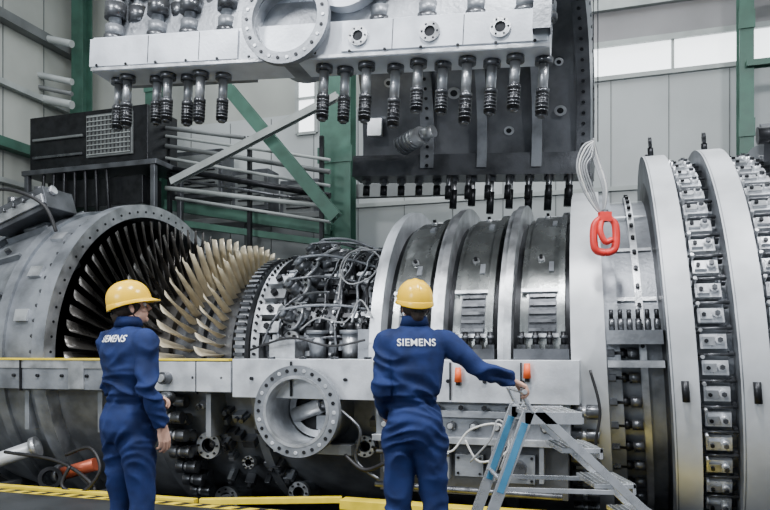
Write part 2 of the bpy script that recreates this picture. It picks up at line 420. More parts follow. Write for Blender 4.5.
hose([(338,300,.55),(345,262,.9),(362,248,1.1),(380,258,1.0),(372,276,.8),(350,284,.7),(340,270,.8),(352,252,1.0),(385,250,1.1)], .009, HOSEG)
hose([(300,330,.6),(318,318,.6),(345,322,.5),(360,300,.5),(372,318,.4)], .009, HOSEG)
hose([(262,345,.6),(275,318,.7),(300,296,.8),(330,292,.7)], .014, BOLT)
hose([(250,350,.5),(290,338,.4),(330,346,.3),(365,340,.3)], .012, BLACK)
b.obj('instrument_hoses', TUR)
# --- compressor ring casings
b = B()
ts = [-.30, .33, .98, 1.66]
for i, t in enumerate(ts):
    w = .13 if i < 3 else .3
    b.rev([(t, 1.50), (t, 1.70), (t+w*.45, 1.70), (t+w*.45, 1.74), (t+w, 1.74), (t+w, 1.5)], LIGHT if i in (0, 3) else STEEL, -90, 180)
    for a in range(4, 180, 6): b.cyl(cp(t-.004, 1.66, a), cp(t+.004, 1.66, a), .014, DARK, n=8)
    if i < 3:
        t1_ = ts[i+1]
        b.rev([(t+w, 1.53), (t+w+.06, 1.53)], DARK, -90, 180)
        b.rev([(t+w+.06, 1.53), (t+w+.06, 1.57), (t+w+.12, 1.57), (t+w+.12, 1.60), (t1_-.12, 1.60), (t1_-.12, 1.64), (t1_-.06, 1.64), (t1_-.06, 1.53)], SHELLG, -90, 180)
        b.rev([(t1_-.06, 1.53), (t1_, 1.53)], DARK, -90, 180)
        # darker band with bars for tonal variation near the parting line
        b.rev([(t+w+.14, 1.604), (t1_-.14, 1.604)], CASTD, 7, 24)
        for a in (8, 24, 90, 172): b.box(cp((t+w+t1_)/2, 1.615, a), (t1_-t-w-.14, .03, .035), STEEL, cR(a))
        for a in range(10, 24, 3): b.box(cp((t+w+t1_)/2, 1.61, a), (t1_-t-w-.3, .03, .03), BOLT, cR(a))
        for a in range(38, 175, 36):
            b.cyl(cp(t+w+.24, 1.595, a), cp(t+w+.24, 1.62, a), .035, STEEL, n=16); b.nut(cp(t+w+.24, 1.62, a), cn(a), .02, .03, DARK)
        for a in (34, 62): b.box(cp(t1_-.2, 1.605, a), (.05, .02, .12), CAST, cR(a))
        b.bx(t+w+.03, t1_-.02, .33, .62, 1.36, 1.46, CASTD)
        for k in range(4):
            x = t+w+.09+k*(t1_-t-w-.16)/3
            b.cyl((x, .42, 1.46), (x, .42, 1.50), .045, BOLT, hexa=True); b.cyl((x, .42, 1.50), (x, .42, 1.62), .027, DARK, n=12)
            b.cyl((x, .42, 1.56), (x, .42, 1.585), .036, BOLT, n=12)
b.rev([(-.3, 1.5), (-.3, .6)], CASTD, -90, 180)
b.obj('compressor_casing', TUR, skew=lean)
# --- main ring and vane-adjusting rings at the right
b = B()
b.rev([(1.96, 1.5), (1.96, 1.80), (2.08, 1.80), (2.08, 1.70), (2.45, 1.70)], CAST, -180, 180)
b.rev([(1.66, 1.5), (1.66, 1.84), (1.96, 1.84), (1.96, 1.7)], RINGP, -100, 180)
for a in (18, 36, 54, 72): b.rev([(2.08, 1.72), (2.42, 1.72)], STEEL, a, a+1.2, n=360)
b.rev([(2.24, 1.70), (2.24, 1.76), (2.30, 1.76), (2.30, 1.70)], STEEL, -180, 180)
for a in range(4, 178, 6): b.nut(cp(2.27, 1.76, a), cn(a), .02, .03, DARK)
def bigring(t0, t1, R0, R1, m):
    b.rev([(t0, R0), (t0, R1)], CAST, -180, 180); b.rev([(t0, R1), (t1, R1)], m, -180, 180); b.rev([(t1, R1), (t1, R0)], CAST, -180, 180)
    b.rev([(t0+.012, R1+.002), (t0+.02, R1+.002)], CAST, -180, 180)
R_ = [(2.45, 2.66, 2.17), (2.96, 3.18, 2.19), (3.54, 3.75, 2.19)]
for (a0_, a1_, rr) in R_: bigring(a0_, a1_, 1.6, rr, RINGP)
b.rev([(2.43, 1.7), (2.45, 1.9)], DARK, -180, 180)
b.rev([(2.66, 1.90), (2.96, 1.90)], CAST, -180, 180); b.rev([(3.18, 1.90), (3.54, 1.90)], CAST, -180, 180)
b.rev([(3.75, 1.9), (4.8, 1.9), (4.8, .5)], CAST, -180, 180)
for (t0, t1) in ((2.66, 2.96), (3.18, 3.54)):
    tm = (t0+t1)/2; w = t1-t0
    for k, a_ in enumerate(range(-80, 140, 6)):
        a = a_+.5
        b.box(cp(tm-.01, 2.03, a), (w*.66, .05, .12), TILE, cR(a))
        b.box(cp(tm-w*.16, 2.065, a), (w*.3, .04, .07), STEEL, cR(a))
        b.box(cp(tm, 1.96, a), (w*.5, .1, .09), CAST, cR(a))
        b.cyl(cp(tm+w*.12, 2.03, a+.2), cp(tm+w*.12, 2.10, a+.2), .034, TILE, n=14); b.nut(cp(tm+w*.12, 2.10, a+.2), cn(a), .022, .025, BOLT)
        b.nut(cp(tm-w*.22, 2.085, a), cn(a), .018, .022, DARK)
        b.cyl(cp(t0+.01, 2.05, a+3), cp(t1-.01, 2.05, a+3), .013, BOLT, n=8)
        b.cyl(cp(t0+.045, 1.92, a+2.4), cp(t0+.045, 2.12, a+2.4), .016, STEEL, n=8)
        b.box(cp(t1-.03, 2.0, a+3), (.03, .08, .06), BOLT, cR(a+3))
for t in (2.55, 3.07):
    for a in (80, 98):
        b.cyl(cp(t, 2.17, a), cp(t, 2.26, a), .03, DARK, n=10); b.pipe(cp(t, 2.31, a)+V((-.015,0,0)), cp(t, 2.31, a)+V((.015,0,0)), .06, .035, DARK, n=20)
for a in list(range(2, -52, -7)):
    for x0 in (1.97,):
        p = cp(x0, 1.77, a); b.nut(p, (1,0,0), .05, .06, BOLT, DARK, .12, .034); b.cyl(p+V((.11,0,0)), p+V((.15,0,0)), .045, DARK, n=12); b.cyl(p+V((.17,0,0)), p+V((.26,0,0)), .05, BOLT, n=12)
for k in range(6):
    x = 2.02+k*.075; b.cyl((x, .2, 1.62), (x, .2, 1.72), .028, BOLT, n=10); b.cyl((x, .2, 1.72), (x, .2, 1.80), .02, DARK, n=10)
b.bx(1.97, 2.43, .12, .6, 1.5, 1.62, CAST); b.bx(1.97, 2.43, .16, .6, 1.30, 1.36, STEEL)
for x in (2.55, 3.07):
    b.cyl((x, -.10, 1.03), (x, -.10, 1.20), .03, DARK, n=12); b.bx(x-.02, x+.02, -.1, -.04, 1.05, 1.08, DARK); b.bx(x-.02, x+.02, -.1, -.04, 1.15, 1.18, DARK)
p = cp(3.62, 2.19, 62); b.box(p+V((0, 0, .08)), (.3, .3, .22), CASTD, cR(62)); b.cyl(p+V((-.2, -.1, .12)), p+V((.2, -.1, .12)), .08, DARK)
b.obj('vane_adjusting_rings', TUR, skew=lean)
# --- lower half casing
b = B()
b.rev([(-6.6, 1.5), (-4.9, 1.86), (-4.9, 1.95), (-4.75, 1.95), (-4.75, 1.88), (-4.0, 1.90), (-2.7, 1.86), (-2.7, 2.0), (-2.54, 2.0), (-2.54, 1.78), (-1.55, 1.72), (-1.55, 1.86), (-1.45, 1.86), (-1.45, 1.72), (-.2, 1.76), (-.2, 1.88), (-.08, 1.88), (-.08, 1.78), (1.0, 1.78), (1.0, 1.9), (1.1, 1.9), (1.1, 1.78), (1.66, 1.78)], CAST, -180, 0)
for ys, ye in ((0, .62), (3.58, 4.2)):
    b.bx(-7.0, -1.62, ys, ye, 1.02, 1.34, CAST)
    b.bx(-1.60, 1.74, ys, ye, .98, 1.36, LIGHT)
b.bx(-7.0, -2.75, -.012, 0, 1.25, 1.34, STEEL)
b.bx(-7.0, -1.62, -.03, .04, 1.34, 1.362, YEL)
b.bx(-2.55, -1.61, -.03, 0, 1.03, 1.33, LIGHT)
b.bx(-3.6, -3.4, -.02, 0, 1.03, 1.33, STEEL); b.bx(-4.9, -4.6, -.025, 0, 1.03, 1.33, LIGHT)
for x in (-4.25, -3.0, -2.0, -.95, -.1, .62, 1.25): b.bx(x-.006, x+.006, -.034, .01, 1.0, 1.34, DARK)
for x in [-6+.33*i for i in range(23)]: b.cyl((x, -.03, 1.17), (x, .01, 1.17), .018, DARK, n=10)
for i in range(9):
    x = -1.4+i*.17
    if i % 2: b.cyl((x, .12, 1.36), (x, .12, 1.385), .04, BOLT, hexa=True)
for x in (-4.3, -3.3, -1.95): b.bx(x-.03, x+.03, .12, .55, .55, 1.0, CAST)
# stepped side of the compressor half: ledges, panels, covers
b.bx(-.12, 1.66, .10, .6, .64, .98, CAST)
b.bx(-.14, 1.70, .03, .6, .60, .66, STEEL); b.bx(-.1, 1.68, .04, .3, .84, .90, CAST)
for k, x in enumerate([-.02+.21*i for i in range(8)]):
    b.nut((x, .1, .76), (0, -1, 0), .045, .05, BOLT, STEEL, .04); b.nut((x+.1, .04, .93), (0, -1, 0), .025, .03, DARK)
for x in (.16, .58, 1.0, 1.42): b.bx(x-.02, x+.02, .04, .3, .28, .62, CAST)
b.bx(-.1, 1.64, .16, .7, .12, .60, CASTD)
for (x0, x1, z0, z1, m_) in ((-.05, .12, .3, .55, CAST), (.22, .5, .28, .54, CAST), (.64, .9, .3, .5, CAST), (1.08, 1.36, .26, .52, CAST)):
    b.bx(x0, x1, .1, .2, z0, z1, m_)
    for (x, z) in ((x0+.03, z0+.03), (x1-.03, z0+.03), (x0+.03, z1-.03), (x1-.03, z1-.03)): b.nut((x, .1, z), (0,-1,0), .014, .015, DARK)
b.pipe((.36, .1, .41), (.36, .04, .41), .09, .05, STEEL, n=24, mi=DARK); b.cyl((1.22, .1, .4), (1.22, .0, .4), .07, BOLT, n=18)
b.cyl((-.1, .02, .2), (1.6, .02, .18), .03, BOLT, n=12); b.cyl((-.1, .05, .5), (.6, .05, .5), .022, BOLT, n=10)
# large manhole nozzle
cx, cz = -.83, .87
b.pipe((cx, .44, cz), (cx, -.1, cz), .37, .31, CAST, n=48, mi=STEEL)
b.pipe((cx, -.1, cz), (cx, -.17, cz), .435, .31, CAST, n=56, mi=STEEL)
b.pipe((cx, -.165, cz), (cx, -.175, cz), .34, .31, STEEL, n=56)
b.cyl((cx, .39, cz), (cx, .38, cz), .315, DARK, n=40)  # end plate coloured dark to stand in for the bore's shaded depth
for k in range(28):
    q = 2*pi*k/28; b.cyl((cx+.39*cos(q), -.172, cz+.39*sin(q)), (cx+.39*cos(q), -.178, cz+.39*sin(q)), .019, DARK if k % 3 else LIGHT, n=10)
b.cyl((cx-.22, .30, cz-.08), (cx+.12, .2, cz+.04), .075, STEEL, n=20); b.cyl((cx+.12, .2, cz+.04), (cx+.18, .18, cz+.06), .05, BOLT, n=20)
b.pipe((cx, .36, cz), (cx, .33, cz), .30, .23, STEEL, n=40, mi=DARK); b.box((cx+.10, .3, cz-.14), (.14, .1, .14), CAST); b.cyl((cx+.05, .3, cz-.28), (cx+.05, .3, cz+.28), .022, LIGHT, n=12)
b.bx(cx-.42, cx+.42, .2, .6, .42, .52, CAST)
# minor nozzles, flush with the shell
for (px, py, ro) in ((210, 445, .12), (228, 499, .13), (366, 446, .09), (300, 492, .10), (120, 440, .08), (250, 462, .06)):
    p = px_to_hall(px, py, .4); ys = 2.1-sqrt(1.80**2-(1.36-p.z)**2); p = px_to_hall(px, py, ys-.05); y1 = ys-.05
    b.pipe((p.x, y1+.35, p.z), (p.x, y1, p.z), ro, ro*.62, CAST, n=28, mi=DARK); b.pipe((p.x, y1+.02, p.z), (p.x, y1-.04, p.z), ro*1.2, ro*.66, STEEL, n=28, mi=DARK)
    b.cyl((p.x, y1+.12, p.z), (p.x, y1+.1, p.z), ro*.62, DARK, n=20)
    for k in range(8):
        q = 2*pi*k/8; b.nut((p.x+ro*.95*cos(q), y1-.04, p.z+ro*.95*sin(q)), (0,-1,0), .014, .02, DARK)
for (tb, R, seq) in ((-2.54, 1.9, range(-14, -50, -6)), (-2.54, 2.02, range(-18, -50, -6)), (1.66, 1.9, range(-14, -50, -7))):
    for a in seq:
        p = cp(tb, R, a); b.cyl(p, p+V((.09, 0, 0)), .075, BOLT, n=18); b.cyl(p+V((.09, 0, 0)), p+V((.13, 0, 0)), .05, STEEL, n=14); b.cyl(p+V((.13,0,0)), p+V((.24,0,0)), .066, BOLT, n=18)
for (px, py) in ((166, 378), (168, 398)):
    p = px_to_hall(px, py, -.05); b.cyl((p.x, .0, p.z), (p.x, -.12, p.z), .065, BOLT, n=18); b.cyl((p.x, -.12, p.z), (p.x, -.15, p.z), .04, STEEL, n=14)
for k in range(60):
    a = random.uniform(-52, -14); t = random.uniform(-2.2, -.15); s_ = random.uniform(.03, .09)
    if abs(t-cx) < .5: continue
    b.box(cp(t, 1.80, a), (s_*1.6, .12, s_), random.choice([CAST, STEEL, BOLT, CASTD]), cR(a))
    if k % 2: b.nut(cp(t, 1.86, a), cn(a), .03, .05, BOLT)
b.obj('lower_casing', TUR, bevel=.006)
b = B()
hose([(420,408,-.05),(425,440,-.08),(450,452,-.1),(470,430,-.1),(500,425,-.1),(508,450,-.1),(480,462,-.1),(465,440,-.1)], .010)
hose([(345,455,.0),(365,470,-.05),(395,462,-.1),(412,490,-.1)], .02, BLACK)
hose([(470,462,-.1),(490,440,-.12),(498,420,-.1),(510,436,-.1),(500,470,-.1)], .009, HOSEG)
hose([(590,370,-.1),(600,410,-.12),(596,450,-.1),(612,490,-.1)], .012, BLACK)
hose([(340,410,-.02),(360,430,-.05),(356,460,-.02),(380,480,-.05)], .016, BOLT)
hose([(5,452,-.1),(60,462,-.2),(95,490,-.3),(60,500,-.3)], .02, BLACK)
hose([(66,455,-.2),(90,448,-.25),(100,470,-.3),(82,492,-.35),(62,486,-.35),(70,466,-.3)], .018, BLACK)
p0 = px_to_hall(-30, 470, -.1); p1 = px_to_hall(38, 446, .2); b.cyl(p0, p1, .085, RINGP, n=20); b.cyl(p1-(p1-p0).normalized()*.06, p1, .12, STEEL, n=20)
p0 = px_to_hall(62, 474, -.05); p1 = px_to_hall(96, 464, .0); b.cyl(p0, p1, .07, mat('copper_nozzle', (.36,.08,.04), .4, .4), n=18); b.cyl(p0-V((.06,0,0)), p0, .1, CASTD, n=18)
b.pipe(px_to_hall(52, 478, -.06), px_to_hall(50, 478, -.2), .12, .08, DARK)
for (px, py) in ((458, 372), (527, 368)):
    p = px_to_hall(px, py, -.06); b.cyl(p-V((0,0,.09)), p+V((0,0,.04)), .035, ORG, n=12, r1=.026); b.cyl(p-V((0,0,.12)), p-V((0,0,.09)), .02, DARK, n=10); b.bx(p.x-.02, p.x+.02, p.y, .01, p.z-.12, p.z-.09, DARK)
b.obj('casing_hoses', TUR)
b = B()
for t in (-5.2, -2.42, 1.05, 3.9):
    b.bx(t-.2, t+.2, .5, 3.7, -1.6, -.35, CASTD)
b.bx(-.4, 2.9, -.14, .02, -.03, .06, YEL); b.bx(-.4, 2.9, 4.1, 4.26, -.03, .06, YEL)
b.beam((-1.75, -.35, -.0), (-.45, .06, .02), .07, .06, YEL)
b.bx(-5.2, -1.8, -.38, -.30, -.06, .02, YEL)
for t in (-4.6, -3.2, -1.8, -.3, 1.2, 2.8): b.bx(t-.05, t+.05, -.36, .3, -1.6, -.06, CASTD)
b.obj('support_frame', TUR, bevel=.006)

# ================================================================ SUSPENDED UPPER CASING
HM = Matrix.Translation((1.32, 5.6, 3.874)) @ Matrix.Rotation(radians(-14), 4, 'Z') @ Matrix.Rotation(radians(2.8), 4, 'Y')
HC = empty('suspended_upper_casing', HM)
def skew(v):
    x, y, z = v
    f = min(1, max(0, (x+2.8)/2.8)); return (x+f*(.16*max(0, y-1.3)), y, z)
b = B()
kw = dict(yc=2.25, zc=.1)
b.rev([(-2.78, 2.02), (-2.0, 2.02), (-2.0, 1.88), (-1.85, 1.88), (-1.85, 2.02), (-1.3, 2.02), (-1.3, 1.88), (-1.2, 1.88), (-1.2, 2.02), (-.65, 2.02), (-.65, 1.88), (-.55, 1.88), (-.55, 2.05), (-.16, 2.05)], SHELLIN, 0, 180, **kw)
b.rev([(-.16, 2.05), (-.16, 1.95), (0, 1.95)], CASTD, 0, 180, **kw)
for (x0, x1) in ((-2.01, -1.84), (-1.31, -1.19), (-.66, -.54)): b.rev([(x0, 1.879), (x1, 1.879)], CAST, 0, 180, **kw)
b.rev([(-2.78, 2.02), (-2.78, 2.2)], CASTD, 0, 180, **kw); b.rev([(-2.78, 2.2), (-.14, 2.2), (-.14, 2.38), (0, 2.38)], CAST, 0, 180, **kw)
b.rev([(0, 2.38), (0, 1.95)], CAST, 0, 180, **kw)
for a in range(3, 180, 4):
    q = radians(a); y = 2.25-2.25*cos(q); z = .1+2.25*sin(q); b.cyl((-.0, y, z), (.01, y, z), .022, DARK, n=8)
    b.cyl((-1.92, 2.25-1.875*cos(q), .1+1.875*sin(q)), (-1.92, 2.25-1.86*cos(q), .1+1.86*sin(q)), .022, DARK, n=8)
    b.cyl((-.08, 2.25-1.95*cos(q), .1+1.95*sin(q)), (-.08, 2.25-1.935*cos(q), .1+1.935*sin(q)), .022, DARK, n=8)
b.bx(-2.9, .02, 4.15, 4.62, 0, .3, CASTD)
for i in range(13):
    x = -2.75+i*.228
    y = 4.32 if i > 4 else 4.4
    L = (.40+.12*random.random()) if i > 4 else .24
    b.cyl((x, y, 0), (x, y, -L), .035, STEEL, n=10); b.cyl((x, y, -L*.4), (x, y, -L), .045, DARK, n=10); b.cyl((x, y, -.06), (x, y, 0), .06, BOLT, hexa=True)
for i in range(8):
    x = -1.65+i*.24; b.cyl((x, 4.18, 0), (x, 4.18, -.3), .03, BOLT, n=10); b.cyl((x, 4.18, -.15), (x, 4.18, -.34), .04, DARK, n=10)
b.cyl((-2.2, 3.9, .35), (-1.9, 3.7, .45), .12, STEEL, n=20); b.cyl((-1.9, 3.7, .45), (-1.75, 3.65, .48), .08, STEEL, n=20)
for k in range(5): b.cyl((-2.2+k*.05, 3.9-.033*k, .35+.017*k), (-2.19+k*.05, 3.893-.033*k, .354+.017*k), .135, CAST, n=20)
b.bx(-2.68, -2.5, 4.02, 4.1, .55, .8, LIGHT)
for (x, a, rr) in ((-.35, 158, .07), (-.35, 140, .05), (-.95, 165, .06), (-1.6, 150, .08), (-2.4, 145, .06), (-.95, 128, .06), (-1.6, 120, .05)):
    q = radians(a); p = V((x, 2.25-2.03*cos(q), .1+2.03*sin(q))); n_ = V((0, cos(q), -sin(q)))
    b.cyl(p, p+n_*.03, rr, STEEL, n=20); b.cyl(p+n_*.03, p+n_*.035, rr*.55, DARK, n=16)
b.obj('curved_shell', HC, skew=skew)
b = B()
b.bx(-4.22, 0, 0, .38, 0, .32, HANGF)
b.bx(-4.22, -2.75, .38, .5, .02, .28, CAST)
b.bx(-4.24, -2.72, -.02, .03, .04, .3, HANGF); b.bx(-1.75, -.02, -.02, .03, .05, .31, HANGF)
b.rev([(-4.2, 2.1), (-2.78, 2.2)], CAST, 3, 55, **kw); b.rev([(-4.2, 2.0), (-2.78, 2.08)], SHELLIN, 3, 55, **kw); b.rev([(-4.2, 2.0), (-4.2, 2.1)], CAST, 3, 55, **kw)
cx, cz = -2.24, .33
b.pipe((cx, .5, cz), (cx, -.06, cz), .34, .29, CAST, n=44, mi=STEEL)
b.pipe((cx, -.06, cz), (cx, -.13, cz), .40, .30, CAST, n=48, mi=STEEL)
b.cyl((cx, .1, cz), (cx, .12, cz), .30, mat('cover_plate', (.42,.46,.52), .5, .28), n=40)
for k in range(26):
    q = 2*pi*k/26; b.cyl((cx+.35*cos(q), -.13, cz+.35*sin(q)), (cx+.35*cos(q), -.138, cz+.35*sin(q)), .016, DARK if k % 2 else LIGHT, n=8)
cx2 = -1.75; b.pipe((cx2, .4, .75), (cx2, -.05, .75), .33, .27, HANGF, n=40, mi=STEEL); b.cyl((cx2,.1,.75),(cx2,.12,.75),.28, CASTD, n=32)
for x in (-1.6, -.98, -.4):
    b.pipe((x, -.02, .17), (x, -.045, .17), .085, .045, STEEL, n=24); b.cyl((x, -.02, .17), (x, -.03, .17), .045, DARK, n=16)
    for k in range(6):
        q = 2*pi*k/6; b.cyl((x+.065*cos(q), -.045, .17+.065*sin(q)), (x+.065*cos(q), -.05, .17+.065*sin(q)), .01, DARK, n=6)
for i in range(14): b.cyl((-4.15+i*.31, -.03, .045), (-4.15+i*.31, -.04, .045), .014, DARK, n=8)
for x in (-3.62, -3.1, -1.3, -.7): b.bx(x-.004, x+.004, -.024, .0, .05, .3, BOLT)
b.bx(-4.22, 0, -.025, -.015, .0, .03, STEEL)
b.obj('parting_flange', HC, bevel=.008)
b = B()
xs_up = [-4.08, -3.9, -3.62, -3.45, -3.28, -3.1, -2.9, -1.66, -1.45, -1.24, -1.03, -.82, -.62, -.42, -.22, -.06]
for i, x in enumerate(xs_up):
    y = .12 if i % 2 == 0 else .24
    b.cyl((x, y, .32), (x, y, .37), .10, BOLT, n=20); b.cyl((x, y, .37), (x, y, .47), .088, CAST, n=20)
    b.cyl((x, y, .47), (x, y, 1.1), .06, CAST, n=16); b.cyl((x, y, .54), (x, y, .68), .10, BOLT, n=20); b.cyl((x, y, .68), (x, y, .70), .085, STEEL, n=20); b.cyl((x, y, .76), (x, y, .86), .098, CASTD, n=20)
xs_dn = [-4.08, -3.93, -3.66, -3.5, -3.33, -3.16, -2.97, -1.95, -1.78, -1.56, -1.32, -1.1, -.9, -.68, -.48, -.28, -.05]
for i, x in enumerate(xs_dn):
    y = .14 if i % 2 else .22; L = .42+.06*random.random()
    if i in (9, 10, 13): L += .06
    b.cyl((x, y, 0), (x, y, -.05), .075, BOLT, n=16); b.cyl((x, y, -.05), (x, y, -L*.55), .042, STEEL, n=14)
    b.cyl((x, y, -L*.55), (x, y, -L*.62), .056, BOLT, n=14)
    b.cyl((x, y, -L*.62), (x, y, -L), .054, DARK, n=14, r1=.052); b.cyl((x, y, -L), (x, y, -L-.02), .045, BOLT, n=14, r1=.03)
    for k in range(5): b.cyl((x, y, -L*.66-k*L*.065), (x, y, -L*.66-k*L*.065-.008), .0565, BOLT, n=14)
b.obj('parting_studs', HC)
# crane above carrying the casing
b = B()
b.bx(-7, 7, 7.2, 7.7, 9.3, 10.1, YEL); b.bx(-.8, .6, 6.9, 8.0, 8.9, 9.3, YEL)
b.cyl((-.3, 7.45, 8.95), (-.3, 7.45, 8.4), .06, BOLT); b.ell((-.3, 7.45, 8.3), (.15, .08, .2), RED)
for (x, y, z) in ((-2.6, 1.5, 2.2), (-.3, 1.5, 2.2), (-2.6, 3.0, 2.2), (-.3, 3.0, 2.2)):
    w = HM @ V((x, y, z)); b.cyl(V((-.3, 7.45, 8.25)), w, .02, BOLT, n=8)
b.obj('overhead_crane')
# red hook hanging on slings
b = B()
hx, hy, hz = 1.90, 6.05, 2.48
b.cyl((hx-.1, hy, 8.9), (hx-.1, hy, 3.25), .005, BOLT, n=6); b.cyl((hx-.06, hy, 8.9), (hx-.06, hy, 3.25), .005, BOLT, n=6)
for k in range(5):
    o = k*.02
    pts = [(hx-.10, hy, 3.26-o*.4), (hx-.20+o, hy-.02, 3.2-o), (hx-.25+o, hy-.03, 3.02), (hx-.17+o, hy, 2.80), (hx-.02, hy+.03, 2.64), (hx+.02-o*.5, hy, 2.85), (hx-.04-o, hy+.02, 3.1+o), (hx-.1, hy, 3.28-o)]
    b.tube(pts, .008, WHITEH if k == 1 else HOSEG, n=8, smooth_path=True)
b.cyl((hx, hy, 2.56), (hx, hy, 2.66), .03, BOLT)
b.box((hx, hy, hz+.12), (.10, .07, .08), RED)
for s_ in (-1, 1): b.tube([(hx+s_*.03, hy, hz+.12), (hx+s_*.09, hy, hz+.05), (hx+s_*.095, hy, hz-.1), (hx+s_*.07, hy, hz-.17), (hx, hy, hz-.19)], [.022, .032, .034, .034, .034], RED, n=10, smooth_path=True)
b.tube([(hx-.02, hy, hz+.12), (hx-.05, hy-.03, hz), (hx-.01, hy-.04, hz-.1), (hx+.05, hy-.03, hz-.08)], .026, RED, n=10, smooth_path=True)
b.obj('crane_hook')

# ================================================================ STEP LADDER
b = B()
xs = [1.06+.215*i for i in range(5)]; zs = [1.04-.23*i for i in range(5)]
Y0, Y1 = 4.52, 5.0
for i, (x, z) in enumerate(zip(xs, zs)):
    w = .36 if i == 0 else .27
    b.bx(x-.13, x-.13+w, Y0+.02, Y1-.02, z-.03, z, ALU)
    b.bx(x-.12, x-.14+w, Y0+.04, Y1-.04, z, z+.004, MID)
    for k in range(6): b.bx(x-.11+k*w/7, x-.10+k*w/7, Y0+.04, Y1-.04, z+.004, z+.008, ALU)
    b.bx(x-.13+w-.02, x-.13+w, Y0+.02, Y1-.02, z-.07, z, ALU)
for y in (Y0, Y1):
    b.beam((.98, y, 1.06), (2.10, y, .02), .055, .03, ALU, up=(0,1,0)); b.beam((.93, y, 1.06), (.55, y, .01), .075, .03, ALU, up=(0,1,0))
    b.bx(.9, 1.27, y-.015, y+.015, .97, 1.05, ALU)
    b.cyl((.95, y, 1.04), (.88, y, 1.185), .016, ALU, n=12)
    b.beam((.90, y-.018, .98), (.74, y-.018, .53), .045, .008, BLUEP, up=(0,1,0))
    b.bx(.50, .60, y-.03, y+.03, 0, .04, BLACK); b.bx(2.04, 2.16, y-.03, y+.03, 0, .04, BLACK)
    b.beam((.76, y, .55), (1.48, y, .53), .03, .015, ALU, up=(0,1,0))
b.cyl((.88, Y0-.12, 1.185), (.88, Y1+.02, 1.185), .016, ALU, n=14)
b.cyl((.62, Y0, .25), (.62, Y1, .25), .014, ALU, n=12); b.cyl((.75, Y0, .6), (.75, Y1, .6), .014, ALU, n=12)
b.obj('step_ladder', bevel=.003)

# ================================================================ WORKERS
def evalmesh(bb, voxel, it, name):
    o = bb.obj('tmp_'+name)
    r = o.modifiers.new('r', 'REMESH'); r.mode = 'VOXEL'; r.voxel_size = voxel; r.use_smooth_shade = True
    s_ = o.modifiers.new('s', 'SMOOTH'); s_.factor = .5; s_.iterations = it
    dg = bpy.context.evaluated_depsgraph_get(); dg.update()
    me = bpy.data.meshes.new_from_object(o.evaluated_get(dg), depsgraph=dg)
    bpy.data.objects.remove(o, do_unlink=True)
    me.name = name
    return me
def finish(me, name, m, parent):
    me.materials.clear(); me.materials.append(m)
    me.polygons.foreach_set('use_smooth', [True]*len(me.polygons)); me.polygons.foreach_set('material_index', [0]*len(me.polygons))
    o = bpy.data.objects.new(name, me); bpy.context.scene.collection.objects.link(o); o.parent = parent
    return o
def hand_mesh(M, side, curl, name, parent, spread=1.0):
    h = B()
    sx = side
    kn = [(.030, -.088), (.011, -.094), (-.010, -.091), (-.029, -.082)]
    for (x, z) in kn:
        h.tube([(x*.55*sx, 0, .012), (x*.8*sx, .002, -.04), (x*sx, 0, z)], [.017, .0165, .0115], SKIN, n=12)
    h.ell((0, .004, -.045), (.036, .014, .045), SKIN)
    L = [(.042, .025, .02), (.046, .029, .021), (.043, .027, .02), (.033, .02, .018)]
    for i, ((x, z), ls) in enumerate(zip(kn, L)):
        p = V((x*sx, 0, z)); ang = 0; pts = [V((x*.97*sx, 0, z+.012)), p]; rad = [.0105, .0102]
        for j, l in enumerate(ls):
            ang += radians(curl[j]*(1+.06*i)); p = p+V((x*.12*sx*l/.03*.3*spread, sin(ang)*l, -cos(ang)*l)); pts.append(p); rad.append(.0095-.0010*j)
        h.tube(pts, rad, SKIN, n=10, smooth_path=True); h.ell(tuple(pts[-1]), rad[-1]*1.02, SKIN, nu=10, nv=8)
    th = [V((.018*sx, .004, -.022)), V((.036*sx, .014, -.045)), V((.047*sx, .028, -.068)), V((.046*sx, .040, -.09))]
    h.tube(th, [.015, .013, .0108, .0092], SKIN, n=10, smooth_path=True); h.ell(tuple(th[-1]), .0094, SKIN, nu=10, nv=8)
    h.tube([(0, 0, .06), (0, 0, .0)], [.026, .023], SKIN, n=14, flat=.8)
    me = evalmesh(h, .0032, 3, name); me.transform(M)
    return finish(me, name, SKIN, parent)
def orient(d, n, o):
    d = V(d).normalized(); n = V(n); n = (n-d*n.dot(d)).normalized(); x = n.cross(-d)
    return Matrix.Translation(V(o)) @ Matrix((x, n, -d)).transposed().to_4x4()
